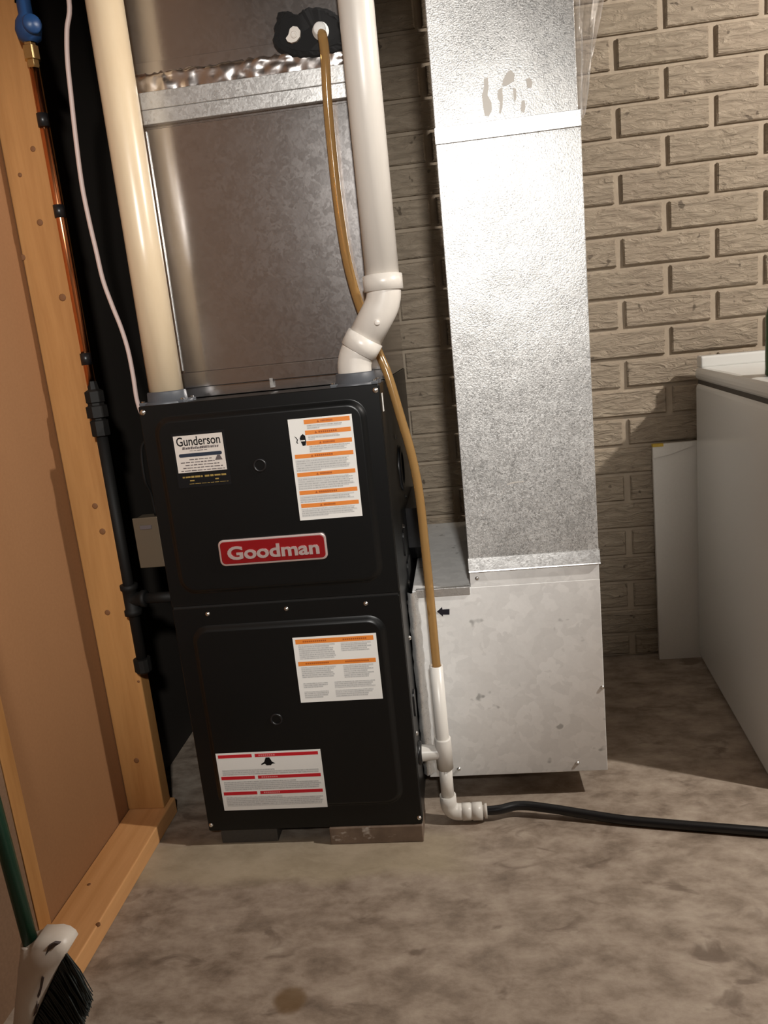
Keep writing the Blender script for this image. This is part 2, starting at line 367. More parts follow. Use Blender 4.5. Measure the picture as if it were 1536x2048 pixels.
# warning label with orange bars
lab = rect(MB(), .2755, .3915, .6805, .8665, YL + .0006, .0006).build('label', 'paper', fu, label='white warning label with seven orange bars')
def lp(fx, fz): return .2755 + fx * .116, .8665 - fz * .186
bars = [(.25, .965, .016, .058), (.25, .965, .120, .162), (.25, .965, .222, .264), (.045, .965, .345, .385), (.045, .965, .525, .565), (.045, .965, .705, .745), (.045, .965, .835, .875)]
bl = [(.29, .90, .066, .110), (.29, .86, .170, .212), (.29, .93, .272, .335), (.045, .90, .395, .515), (.045, .93, .575, .695), (.045, .93, .755, .825), (.045, .95, .885, .968)]
o_ = MB(); oi = MB(); tx = MB()
for i, (a, b, c, d) in enumerate(bars):
    x0, z0 = lp(a, d); x1, z1 = lp(b, c); rect(MB(), x0, x1, z0, z1, YL, .0003).build('printed_bar', 'orange', lab)
    cx = (x0 + x1) / 2; s = .011 + .006 * (i % 2); zc = (z0 + z1) / 2
    for k in range(9): 
        q = cx - s + k * 2 * s / 9; rect(oi, q, q + 2 * s / 9 * .72, zc - .0016, zc + .0016, YL - .0003, .0002)
    oi.prism([(cx - s - .0072, YL - .0003, zc - .0022), (cx - s - .0026, YL - .0003, zc - .0022), (cx - s - .0049, YL - .0003, zc + .0022)], (0, -.0002, 0))
oi.build('bar_lettering', 'orange_ink', lab, kind='stuff')
rr = random.Random(5)
for a, b, c, d in bl:
    n = max(2, round((d - c) / .0135))
    for k in range(n):
        e = b - (rr.uniform(.0, .10) if k < n - 1 else rr.uniform(.1, .5)); x0, z0 = lp(a, c + (k + .95) * (d - c) / n); x1, z1 = lp(e, c + k * (d - c) / n)
        rect(tx, x0, x1, z0, z1, YL, .0002)
tx.build('small_print', 'smallprint', lab, kind='stuff')
ic = MB()
def blob(mb, pts, y, t=.0003): mb.prism([(x, y, z) for x, z in pts], (0, -t, 0))
blob(ic, [lp(*q) for q in ((.175, .165), (.21, .15), (.245, .17), (.25, .225), (.235, .262), (.19, .265), (.165, .22), (.155, .19))], YL)
blob(ic, [lp(*q) for q in ((.075, .165), (.10, .175), (.125, .20), (.11, .225), (.125, .235), (.11, .24), (.095, .225), (.11, .20))], YL)
ic.build('hand_pictogram', 'ink', lab)
g_ = MB(); x, z = lp(.20, .215); rect(g_, x - .004, x + .004, z - .001, z + .001, YL - .0003, .0002); g_.build('pictogram_gap', 'paper', lab)
# dealer sticker
st_ = rect(MB(), .057, .157, .759, .860, YL + .0006, .0006).build('sticker', 'ink', fu, label='black and white dealer sticker')
rect(MB(), .0605, .1525, .787, .855, YL, .0004).build('white_field', 'card', st_)
text_fit(.0655, .1475, .836, .8525, YL - .0004, 'Gunderson', .0003, .01).build('dealer_name', 'ink', st_)
def scribble(mb, x0, x1, z, h, y, seed):
    r = random.Random(seed); x = x0
    while x < x1 - .001:
        wd = r.uniform(.004, .012); e = min(x + wd, x1); hh = h * r.uniform(.7, 1); rect(mb, x, e, z - hh / 2, z + hh / 2, y, .0002); x = e + r.uniform(.0012, .002)
s_ = MB(); x = .0745
rs = random.Random(2)
while x < .140:
    wd = rs.uniform(.0012, .0034); h = rs.uniform(.0028, .0048)
    s_.prism([(x, YL - .0004, .8295), (x + wd, YL - .0004, .8295), (x + wd + .0012, YL - .0004, .8295 + h), (x + .0012, YL - .0004, .8295 + h)], (0, -.0002, 0)); x += wd + rs.uniform(.0004, .0012)
scribble(s_, .088, .122, .8265, .0012, YL - .0004, 4)
for k, (a, b) in enumerate(((.085, .127), (.068, .132), (.076, .140), (.071, .146), (.0665, .149))): scribble(s_, a, b, .8105 - k * .0051, .0019, YL - .0004, 10 + k)
s_.prism([(.133, YL - .0004, .806), (.147, YL - .0004, .806), (.143, YL - .0004, .815), (.138, YL - .0004, .815)], (0, -.0002, 0))
s_.build('dealer_print', 'dirt', st_)
b_ = MB(); blob(b_, rrect(.0665, .1475, .8155, .8220, .0030, 4), YL - .0004); b_.build('blue_stripe', 'blueink', st_)
g2 = MB(); scribble(g2, .067, .105, .7785, .0038, YL - .0001, 31); scribble(g2, .109, .150, .7785, .0038, YL - .0001, 33); scribble(g2, .08, .09, .7715, .0024, YL, 35); scribble(g2, .128, .136, .7715, .0024, YL, 36); scribble(g2, .078, .152, .7655, .001, YL, 37)
g2.build('gold_lettering', 'gold', st_)
# badge
bd = MB()
def pill(mb, x0, x1, z0, z1, r, y0, y1, bev=.002):
    n = 6; A = rrect(x0, x1, z0, z1, r, n); B = rrect(x0 + bev, x1 - bev, z0 + bev, z1 - bev, max(r - bev, .001), n); k = len(A)
    vs = [(x, y0, z) for x, z in A] + [(x, y1 + bev * .6, z) for x, z in A] + [(x, y1, z) for x, z in B]
    mb.add(vs, [(j * k + i, j * k + (i + 1) % k, (j + 1) * k + (i + 1) % k, (j + 1) * k + i) for j in range(2) for i in range(k)] + [[2 * k + i for i in range(k)]])
pill(bd, .115, .3195, .605, .655, .010, YL + .0006, YL - .0040)
bo = bd.build('badge', 'chrome', fu, label='red badge with silver rim and raised silver letters')
bf = MB(); pill(bf, .1185, .316, .6085, .6515, .0075, YL - .0035, YL - .0046, .001); bf.build('badge_field', 'red', bo)
text_fit(.1315, .3055, .6165, .6425, YL - .0044, 'Goodman', .0022, .028).build('badge_lettering', 'chrome', bo)
# service label with two orange bars
lb = rect(MB(), .2315, .3925, .3185, .4530, YL + .0006, .0006).build('label', 'paper', fu, label='white label with two orange bars')
def lq(fx, fz): return .2315 + fx * .161, .4530 - fz * .1345
for c, d in ((.03, .10), (.37, .435)):
    x0, z0 = lq(.03, d); x1, z1 = lq(.965, c); rect(MB(), x0, x1, z0, z1, YL, .0003).build('printed_bar', 'orange', lb)
tx = MB(); oi = MB()
for a, b, c, d in ((.06, .50, .115, .335), (.57, .93, .115, .245), (.06, .48, .455, .62), (.57, .93, .455, .65), (.06, .36, .70, .775), (.44, .93, .70, .80), (.06, .36, .83, .94), (.44, .90, .83, .94)):
    n = max(2, round((d - c) / .028))
    for k in range(n):
        x0, z0 = lq(a, c + (k + .92) * (d - c) / n); x1, z1 = lq(b - (rr.uniform(0, .08) if k else 0), c + k * (d - c) / n); rect(tx, x0, x1, z0, z1, YL, .0002)
tx.build('small_print', 'smallprint', lb, kind='stuff')
for cz in (.065, .40):
    for cx in (.12, .60):
        for k in range(12): x, z = lq(cx + k * .024, cz); rect(oi, x, x + .0028, z - .0015, z + .0015, YL - .0003, .0002)
oi.build('bar_lettering', 'orange_ink', lb, kind='stuff')
# danger label with red bars
lc = rect(MB(), .0440, .2575, .0895, .2175, YL + .0006, .0006).build('label', 'paper', fu, label='white label with three red bars')
def lr(fx, fz): return .0440 + fx * .2135, .2175 - fz * .128
pr = MB()
for c, d in ((.03, .085), (.405, .46), (.675, .73)):
    for a, b in ((.02, .345), (.375, .975)):
        x0, z0 = lr(a, d); x1, z1 = lr(b, c); rect(MB(), x0, x1, z0, z1, YL, .0003).build('printed_bar', 'redprint', lc)
    for k in range(8): x, z = lr(.41 + k * .02, (c + d) / 2); rect(pr, x, x + .003, z - .0015, z + .0015, YL - .0003, .0002)
pr.build('bar_lettering', 'pinkprint', lc, kind='stuff')
tx = MB()
for a, b, c, d in ((.04, .97, .285, .385), (.04, .97, .49, .65), (.04, .97, .765, .93)):
    n = max(2, round((d - c) / .03))
    for k in range(n):
        x0, z0 = lr(a, c + (k + .92) * (d - c) / n); x1, z1 = lr(b - (rr.uniform(0, .03) if k else rr.uniform(.0, .45)), c + k * (d - c) / n); rect(tx, x0, x1, z0, z1, YL, .0002)
tx.build('small_print', 'smallprint', lc, kind='stuff')
ic = MB()
blob(ic, [lr(*q) for q in ((.455, .175), (.475, .10), (.51, .10), (.53, .175), (.56, .205), (.53, .21), (.515, .235), (.475, .235), (.46, .205), (.425, .225), (.425, .205))], YL); ic.build('flame_pictogram', 'ink', lc)
# right side of the cabinet: plugs, drain trap, screws
sx_ = FW
MB().lathe((sx_, .285, .715), (1, 0, 0), [(-.001, .050), (.003, .050), (.005, .046), (.005, .036), (.002, .034), (.002, 0)], 32).build('knockout_plug', 'black', fu)
for y, z in ((.23, .79), (.34, .64), (.20, .605), (.13, .46), (.10, .395), (.20, .48), (.05, .21)): screw(sx_, z, fu, y=y, ax=(1, 0, 0))
for y0, y1, z0, z1 in ((.17, .235, .545, .60), (.20, .27, .465, .525), (.045, .075, .245, .30)):
    q = MB(); A = rrect(y0, y1, z0, z1, .012, 4); q.prism([(sx_ - .001, y, z) for y, z in A], (.004, 0, 0)); q.build('slot_plug', 'black', fu)
tr = MB(); A = [(.30, .62), (.56, .62), (.52, .55), (.48, .488), (.36, .488), (.30, .53)]
tr.prism([(sx_ + .0005, y, z) for y, z in A], (.026, 0, 0)); tr.build('drain_trap', 'black', fu)
rr2 = MB(); rr2.lathe((sx_, .062, .160), (1, 0, 0), [(-.001, .024), (.004, .024), (.006, .021), (.006, .016), (.006, 0)], 20); rr2.build('drain_grommet', 'black', fu)
MB().box(sx_ - .0005, sx_ + .0008, .030, .042, .862, .895).build('white_tag', 'paper', fu)
# pipe collars on the top
def collar(name, x, y):
    q = MB().lathe((x, y, Z1 - .002), (0, 0, 1), [(0, .046), (.004, .046), (.006, .044), (.006, .037), (.022, .036), (.024, .0345), (.024, .0325), (0, .0325)], 32)
    for a in (35, 145, 215, 325):
        q.box(x + .044 * math.cos(math.radians(a)) - .008, x + .044 * math.cos(math.radians(a)) + .008, y + .044 * math.sin(math.radians(a)) - .008, y + .044 * math.sin(math.radians(a)) + .008, Z1 - .002, Z1 + .005, .002)
    c = q.build(name, 'rubber', fu)
    for a in (35, 215, 325): screw(x + .046 * math.cos(math.radians(a)), Z1 + .004, c, y=y + .046 * math.sin(math.radians(a)), ax=(0, 0, 1), r=.004)
PLX, PLY, PRX, PRY = .0375, .056, .397, .056
collar('pipe_collar', PLX, PLY); collar('pipe_collar', PRX, PRY)

# feet
for i, (x0, x1, y0, y1, m, lb_) in enumerate(((.253, .443, -.004, .10, 'brownblock', 'brown chipped block under the furnace front corner beside the drain'), (.02, .14, .012, .12, 'greyblock', 'dark block under the furnace corner beside the stud wall'),
                              (.253, .443, .60, .70, 'greyblock', 'dark block under the rear furnace corner beside the return duct'), (.02, .20, .60, .70, 'greyblock', 'dark block under the rear furnace corner by the stud wall'))):
    tag(MB().box(x0, x1, y0, y1, 0, Z0 - .0005, .002).build('support_block', m), lb_, 'block', 'blocks under the furnace')

# ================================================================== COIL CABINET AND PLENUM
CX0, CX1, CY0, CY1 = .020, .4445, .130, .69
cc = thing('coil_cabinet', (.232, .41, Z1), 'shiny galvanized coil cabinet standing on top of the furnace', 'cabinet')
MB().box(CX0, CX1, CY0 + .004, CY1, Z1 + .0005, 1.475, .001).build('cabinet_shell', 'coil', cc)
MB().box(.050, CX1 - .006, CY0, CY0 + .005, .964, 1.408, .001).build('front_panel', 'coil', cc)
MB().box(CX0, CX1, CY0 - .004, CY0 + .005, .934, .9635, .0015).build('base_flange', 'coil', cc)
MB().box(.0465, .0505, CY0 - .003, CY0 + .005, .968, 1.405, .001).build('edge_fold', 'cleat', cc)
MB().box(CX0, CX1, CY0 - .009, CY0 + .005, 1.4135, 1.438, .001).build('lower_flange', 'cleat', cc)
MB().box(CX0, CX1, CY0 - .011, CY0 + .005, 1.438, 1.467, .001).build('upper_flange', 'cleat', cc)
MB().box(.22, .226, CY0 - .006, CY0 + .004, .920, .938).build('clip', 'cleat', cc)
sp = thing('supply_plenum', (.232, .41, 1.475), 'galvanized supply plenum duct rising above the coil cabinet', 'duct')
MB().box(CX0 + .002, CX1 - .002, CY0 + .006, CY1 - .004, 1.4755, 2.4495, .001).build('plenum_shell', 'coil', sp)
MB().box(CX0 + .002, CX1 - .002, CY0 + .002, CY0 + .008, 1.4995, 1.520, .0005).build('seam_strip', 'coil', sp)
# crumpled foil tape
ft = MB(); nx, nz = 70, 6; rf = random.Random(11); vs = []
for i in range(nx + 1):
    for j in range(nz + 1):
        x = CX0 + .001 + (CX1 - CX0 - .002) * i / nx; z = 1.468 + .034 * j / nz + (rf.uniform(-.003, .003) if j == nz else 0)
        vs.append((x, CY0 - .0005 + rf.uniform(-.0007, .0007) + .0045 * mnoise.noise(Vector((x * 45, 0, z * 75))) + .0025 * mnoise.noise(Vector((x * 120, 3, z * 160))) - (.0055 if j < nz else -.004), z))
ft.add(vs, [(i * (nz + 1) + j, (i + 1) * (nz + 1) + j, (i + 1) * (nz + 1) + j + 1, i * (nz + 1) + j + 1) for i in range(nx) for j in range(nz)], True)
ft.build('foil_tape', 'foil', sp, fix=False)
# black foam gasket with plug and drain fitting
yf = CY0 + .002
out = [(556, 28), (570, 24), (583, 27), (596, 32), (606, 22), (620, 17), (642, 16), (660, 20), (674, 30), (690, 36), (700, 60), (702, 92), (690, 104), (668, 111), (640, 116), (610, 120), (588, 118), (566, 110), (552, 100), (546, 80), (548, 58), (553, 42)]
rg = random.Random(4); P2 = []
for i in range(len(out)):
    a = out[i]; b = out[(i + 1) % len(out)]
    for k in range(3): P2.append((a[0] + (b[0] - a[0]) * k / 3 + rg.uniform(-1.6, 1.6), a[1] + (b[1] - a[1]) * k / 3 + rg.uniform(-1.6, 1.6)))
fg = MB(); ring = [px(u, v, y=yf - .004) for u, v in P2]; n = len(ring); cxy = sum(ring, Vector()) / n
lay = [[Vector((q.x, yf + .006, q.z)) for q in ring], [q.copy() for q in ring], [cxy + (q - cxy) * .93 + Vector((0, -.010, 0)) for q in ring], [cxy + (q - cxy) * .80 + Vector((0, -.013 + rg.uniform(-.001, .001), 0)) for q in ring]]
fg.add([q for l in lay for q in l], [(j * n + i, j * n + (i + 1) % n, (j + 1) * n + (i + 1) % n, (j + 1) * n + i) for j in range(3) for i in range(n)] + [[3 * n + i for i in range(n)]])
fg.build('foam_gasket', 'mastic', sp, label='ragged black foam gasket around the drain ports')
pc = px(587, 70, y=yf - .018)
pg = MB(); pts = [px(u, v, y=yf - .017) for u, v in ((573, 79), (578, 72), (581, 60), (587, 55), (596, 56), (602, 64), (601, 76), (594, 85), (584, 88), (576, 85))]
pg.prism(pts, (0, -.006, 0)); pg.lathe(px(588, 70, y=yf - .022), (0, -1, 0), [(0, .006), (.002, .006), (.002, .003), (0, .002), (0, 0)], 12); pg.build('drain_plug', 'pvc', sp, label='off-white drain plug')
fc = px(642, 64, y=yf - .014)
MB().lathe(fc, (0, -1, 0), [(-.006, .0145), (.006, .0145), (.008, .012), (.016, .011), (.018, .009), (.018, 0)], 20).build('drain_fitting', 'porcelain', sp, label='translucent white drain fitting')

# amber drain hose
hp = [px(642, 62, y=.112) , px(646, 78, y=.098), px(650, 110, y=.094), px(655, 200, y=.098), px(664, 300, y=.104), px(675, 400, y=.107), px(690, 500, y=.109), px(708, 575, y=.110), px(732, 645, y=.112), px(757, 705, y=.112), px(776, 750, y=.106), px(800, 830, y=.095), px(822, 905, y=.085), px(838, 985, y=.078), px(851, 1100, y=.070), px(862, 1210, y=.064), px(872, 1320, y=.0605), px(875, 1345, y=.060), px(876, 1375, y=.060)]
hs = MB().tube(spline(hp, 6), .0086, 14, True); tag(hs.build('drain_hose', 'hose'), 'amber vinyl hose drooping from the coil drain into the white standpipe', 'hose')

# ================================================================== VENT PIPES
pv = thing('intake_pipe', (PLX, PLY, Z1 + .02), 'yellowed straight plastic pipe rising from the furnace top beside the stud wall', 'pipe')
MB().tube([(PLX, PLY, Z1 + .0005), (PLX, PLY, 1.2), (PLX, PLY, 2.449)], .0315, 32).build('pipe_run', 'pvc_old', pv)
MB().lathe((PLX, PLY, 1.70), (0, 0, 1), [(0, .0316), (0, .0365), (.09, .0365), (.09, .0316)], 32).build('coupling', 'pvc_old', pv)
ve = thing('vent_pipe', (PRX, PRY, Z1 + .02), 'white plastic vent pipe with two offset elbows rising from the furnace top', 'pipe')
VX = .464; Rp = .0302
# path: up, bend right, bend back to vertical (offset .067)
p0 = Vector((PRX, PRY, Z1 + .0005)); p1 = Vector((PRX, PRY, .958)); p2 = Vector((VX, PRY, 1.056)); p3 = Vector((VX, PRY, 2.449))
def fillet(a, b, c, r, n=10):
    d1 = (a - b).normalized(); d2 = (c - b).normalized(); ang = d1.angle(d2); t = r / math.tan(ang / 2)
    s = b + d1 * t; e = b + d2 * t; bis = (d1 + d2).normalized(); o = b + bis * (r / math.sin(ang / 2)); out = []
    for k in range(n + 1):
        v = (s - o).lerp(e - o, k / n).normalized() * r; out.append(o + v)
    return out
f1 = fillet(p0, p1, p2, .060); f2 = fillet(p1, p2, p3, .060)
MB().tube([f2[-1] - Vector((0, 0, .005)), Vector((VX, PRY, 1.5)), p3], Rp, 32).build('pipe_run', 'pvc', ve)
RE = Rp + .0008
e1 = MB().tube([p0] + f1, RE, 32); 
dd = (p2 - p1).normalized(); mid = f1[-1] + dd * .004
e1.lathe(mid - dd * .006, dd, [(0, RE), (.001, RE + .0035), (.030, RE + .0035), (.031, RE - .002)], 32)
e1.build('lower_elbow', 'pvc', ve)
e2 = MB().tube([mid + dd * .012] + f2 + [f2[-1] + Vector((0, 0, .006))], RE, 32)
e2.lathe(f2[-1] - Vector((0, 0, .002)), (0, 0, 1), [(0, RE), (.0012, RE + .0045), (.0275, RE + .0045), (.0290, Rp)], 32)
e2.lathe(px(754, 645, y=PRY - RE), (0, -1, 0), [(-.003, .005), (.0015, .005), (.002, .0035), (.002, 0)], 12)
e2.build('upper_elbow', 'pvc', ve)

# ================================================================== RETURN DUCT
rd = thing('return_duct', (.70, .42, .06), 'tall spangled galvanized return duct dropping to a box beside the furnace', 'duct')
DX0, DX1, DY0, DY1 = .576, .832, .130, .66
MB().box(DX0, DX1, DY0, DY1, .535, 1.330, .0015).build('lower_section', 'duct', rd)
MB().box(DX0 + .001, DX1 - .003, DY0 + .003, DY1 - .003, 1.330, 2.4495, .0015).build('upper_section', 'duct', rd)
# boot box with flanges
bt = MB().box(FW + .012, DX1, DY0, DY1 + .04, .0605, .484, .0015); bt.box(DX0, DX1 - .0005, DY0 + .0003, DY1, .484, .5355)
bo_ = bt.build('boot_box', 'boot', rd)
cl = MB().prism([(DX0 - .001, DY0 + .001, .5165), (DX0 - .001, DY0 - .0075, .5175), (DX0 - .001, DY0 - .0068, .5195), (DX0 - .001, DY0 - .0015, .5445), (DX0 - .001, DY0 + .001, .5455)], (DX1 - DX0 + .0025, 0, 0))
cl.box(DX0 - .001, DX1 + .0015, DY0 + .0005, DY1 + .003, .5165, .545); cl.build('drive_cleat', 'cleat', rd)
MB().box(DX0 - .0005, DX1 + .001, DY0 - .003, DY1 + .003, 1.318, 1.346, .001).build('drive_cleat', 'cleat', rd)
MB().box(FW + .020, DX0 - .002, DY0 - .004, DY0 + .006, .470, .4870, .001).build('top_flange', 'cleat', rd)
# wrinkled collar flange on the furnace side
wf = MB(); rw = random.Random(8); vs = []; K = 30
for i in range(K + 1):
    z = .075 + (.41) * i / K; 
    for j, (xx, yy) in enumerate(((FW + .002, .120), (FW + .010, .112), (FW + .016, .118), (FW + .024, .1295))):
        vs.append((xx + rw.uniform(-.0015, .0015), yy + rw.uniform(-.003, .002) * (j < 3), z))
wf.add(vs, [(i * 4 + j, i * 4 + j + 1, (i + 1) * 4 + j + 1, (i + 1) * 4 + j) for i in range(K) for j in range(3)], True)
wf.build('collar_flange', 'cleat', rd, fix=False)
for x, z in ((.590, .502), (.520, .078), (.770, .080), (.828, .25)): screw(x, z, bo_, y=DY0 - .0002, r=.0035)
# zinc stains left on the upper section
def stain(pts): 
    mb = MB(); mb.prism([px(u, v, y=DY0 + .0028) for u, v in pts], (0, -.0006, 0)); mb.build('zinc_stain', 'mark', rd)
stain([(968, 158), (976, 155), (977, 178), (975, 190), (983, 205), (984, 220), (978, 232), (970, 232), (966, 212), (964, 190), (968, 175)])
stain([(1006, 160), (1014, 145), (1022, 140), (1029, 148), (1028, 162), (1018, 168), (1012, 172), (1004, 170)])
stain([(996, 180), (1004, 175), (1006, 195), (1005, 215), (1001, 228), (998, 225), (1000, 205), (995, 195)])
stain([(1026, 175), (1032, 178), (1033, 195), (1030, 205), (1027, 195)])
stain([(1043, 202), (1049, 200), (1051, 215), (1048, 226), (1042, 222)])
stain([(1052, 158), (1060, 155), (1065, 165), (1063, 175), (1055, 176)])
# arrow on the boot
aw = MB(); aw.prism([px(u, v, y=DY0 - .0001) for u, v in ((874, 1223), (884, 1214), (885, 1219), (899, 1218), (899, 1229), (886, 1229), (886, 1233))], (0, -.0008, 0)); aw.build('arrow_mark', 'arrow', rd, label='black arrow mark pointing to the furnace')
sc_ = MB(); sc_.prism([px(u, v, y=DY0 - .0001) for u, v in ((1014, 967), (1030, 963), (1048, 962), (1048, 964), (1030, 966), (1014, 970))], (0, -.0004, 0)); sc_.build('scratch', 'mark', rd)
# clear film bunched along the duct edge
fm = MB(); rv = random.Random(21); vs = []; A_, B_ = 14, 40
for j in range(B_ + 1):
    t = j / B_; z = 1.345 + t * .45; wd = .012 + .045 * min(1, t * 2.2)
    for i in range(A_ + 1):
        s = i / A_; x = DX1 + .004 + wd * s; y = .19 + .020 * math.sin(s * 13 + t * 7) + .012 * math.sin(s * 29 - t * 15) + rv.uniform(-.002, .002)
        vs.append((x, y, z))
fm.add(vs, [(j * (A_ + 1) + i, j * (A_ + 1) + i + 1, (j + 1) * (A_ + 1) + i + 1, (j + 1) * (A_ + 1) + i) for j in range(B_) for i in range(A_)], True)
tag(fm.build('plastic_film', 'film', fix=False), 'crumpled clear plastic film hanging beside the tall duct', 'plastic film')

# ================================================================== CONDENSATE STANDPIPE
SXp, SYp = .4955, .060; r0 = .0135; rh = .0170
cs = thing('condensate_standpipe', (SXp, SYp, 0), 'thin white plastic standpipe with tee and elbow beside the furnace', 'pipe')
MB().tube([(SXp, SYp, .175), (SXp, SYp, .350)], r0, 24, cap=False).lathe((SXp, SYp, .350), (0, 0, 1), [(0, r0), (0, r0 - .003), (-.10, r0 - .003)], 24).build('upper_pipe', 'pvc_new', cs)
te = MB().lathe((SXp, SYp, .125), (0, 0, 1), [(0, r0), (0, rh), (.065, rh), (.067, rh - .001), (.067, r0)], 24)
te.lathe((SXp, SYp, .160), (-1, 0, 0), [(0, rh * .8), (.018, rh * .86), (.044, rh)], 24); te.build('tee', 'pvc_new', cs)
MB().tube([(SXp, SYp, .05), (SXp, SYp, .130)], r0, 24).build('lower_pipe', 'pvc_new', cs)
el = MB(); arc = [Vector((SXp, SYp, .062)), Vector((SXp, SYp, .045))] + [Vector((SXp + .020 - .020 * math.cos(a), SYp, .042 - .020 * math.sin(a))) for a in [k * PI / 16 for k in range(1, 9)]] + [Vector((SXp + .032, SYp, .022))]
el.tube(arc, rh, 24); el.build('elbow', 'pvc_new', cs)
MB().lathe((SXp + .026, SYp, .022), (1, 0, 0), [(0, r0), (.001, rh + .0008), (.018, rh + .0008), (.0185, rh), (.022, rh), (.0225, rh + .0012), (.042, rh + .0012), (.043, rh - .003), (.043, .006)], 24).build('coupling', 'pvc_new', cs)
MB().lathe((SXp + .068, SYp, .022), (1, 0, 0), [(0, .0115), (.004, .0115), (.0045, .015), (.010, .015), (.0105, .008), (.02, .008)], 20).build('hose_barb', 'pvc', cs)
bh = [Vector((.572, .060, .022)), Vector((.60, .0605, .0235)), px(1040, 1611, z=.024), px(1100, 1617, z=.021), px(1170, 1628, z=.015), px(1250, 1640, z=.0105), px(1350, 1649, z=.0095), px(1450, 1657, z=.0095), px(1536, 1664, z=.0095), px(1640, 1672, z=.0095), Vector((1.45, -.13, .0095)), Vector((1.9, -.22, .0095)), Vector((2.4, -.15, .0095)), Vector((2.9, .05, .0095))]
tag(MB().tube(spline(bh, 6), .0092, 14).build('discharge_hose', 'black'), 'black rubber hose running across the floor from the white elbow', 'hose')

# ================================================================== GAS LINE, CABLE, SWITCH BOX
gx, gy = -.109, .060
gl = thing('gas_line', (gx, gy, .37), 'copper gas line with blue valve joining black iron pipe beside the stud', 'pipe')
MB().tube([(gx, gy, .955), (gx - .001, gy, 1.25), (gx - .001, gy, 1.515)], .0080, 16).build('copper_tube', 'copper', gl)
for z in (1.415, 1.262, .998): MB().lathe((gx - .001, gy, z), (0, 0, 1), [(0, .008), (0, .0098), (.022, .0098), (.022, .008)], 16).build('pipe_clip', 'black', gl)
MB().lathe((gx, gy, 1.510), (0, 0, 1), [(0, .009), (.003, .0105), (.012, .0105), (.013, .014), (.034, .014), (.036, .010), (.045, .010)], 6, False).build('flare_nut', 'brass', gl)
vv = MB().lathe((gx + .002, gy, 1.550), (0, 0, 1), [(0, .010), (.006, .019), (.020, .022), (.034, .019), (.044, .012), (.075, .012), (.08, .010), (.08, 0)], 20)
vv.lathe((gx + .006, gy, 1.572), (.6, -.8, 0), [(0, .012), (.022, .016), (.026, .014), (.027, 0)], 16); vv.build('valve_body', 'blue', gl)
MB().lathe((gx, gy, 1.615), (0, 0, 1), [(0, .014), (.022, .014), (.024, .010), (.04, .010)], 6, False).build('flare_nut', 'brass', gl)
MB().tube([(gx, gy, 1.62), (gx, gy, 2.449)], .0080, 16).build('copper_tube', 'copper', gl)
un = MB().lathe((gx + .003, gy, .862), (0, 0, 1), [(0, .013), (.002, .018), (.030, .018), (.032, .014), (.036, .014), (.037, .021), (.058, .021), (.060, .016), (.064, .016), (.066, .0185), (.086, .0185), (.09, .011), (.105, .0085)], 8, False); un.build('union', 'iron', gl)
MB().tube([(gx + .003, gy, .375), (gx + .003, gy, .87)], .0107, 16).build('iron_pipe', 'iron', gl)
tz = .530
te = MB().lathe((gx + .003, gy, tz - .032), (0, 0, 1), [(0, .011), (0, .0175), (.010, .0175), (.012, .0145), (.052, .0145), (.054, .0175), (.064, .0175), (.064, .011)], 16)
te.lathe((gx + .003, gy, tz), (1, 0, 0), [(0, .0145), (.022, .0145), (.023, .0175), (.032, .0175), (.032, .01)], 16); te.build('tee', 'iron', gl)
MB().tube([(gx + .03, gy, tz), (-.001, gy, tz)], .0107, 16).build('iron_pipe', 'iron', gl)
MB().lathe((gx + .003, gy, .372), (0, 0, 1), [(0, 0), (0, .014), (.004, .0175), (.03, .0175), (.031, .0107)], 12, False).build('drip_cap', 'iron', gl)
sb = thing('switch_box', (-.047, .075, .595), 'small steel electrical box with a blank cover on the furnace side', 'electrical box')
MB().box(-.0735, -.0005, .066, .108, .596, .693, .002).build('box_body', 'boxsteel', sb)
MB().box(-.0755, -.0235, .0605, .066, .593, .6955, .0015).build('cover_plate', 'boxsteel', sb)
MB().box(-.062, -.038, .0585, .0612, .672, .680, .001).build('cover_slot', 'dirt', sb)
cp = [Vector((-.040, .075, 2.449)), Vector((-.040, .072, 2.0)), Vector((-.032, .065, 1.72))] + [px(u, v, y=.062) for u, v in ((138, 0), (134, 60), (135, 120), (142, 190), (152, 280), (164, 370), (178, 440), (192, 500), (206, 560), (224, 610), (242, 655), (256, 700), (266, 750), (274, 800))] + [Vector((-.021, .066, .893)), Vector((-.012, .068, .880)), Vector((-.0005, .068, .874))]
tag(MB().tube(spline(cp, 6), .0042, 10).build('power_cable', 'cable'), 'pinkish white cable drooping down beside the yellowed pipe to the furnace corner', 'cable')
wp = [Vector((-.0005, .050, .862)), Vector((-.014, .052, .850)), px(283, 900, y=.055), px(290, 960, y=.06), Vector((-.034, .075, .74)), Vector((-.036, .085, .6935))]
tag(MB().tube(spline(wp, 6), .003, 8).build('switch_wire', 'iron'), 'thin dark wire from the furnace side down to the steel switch box', 'wire')

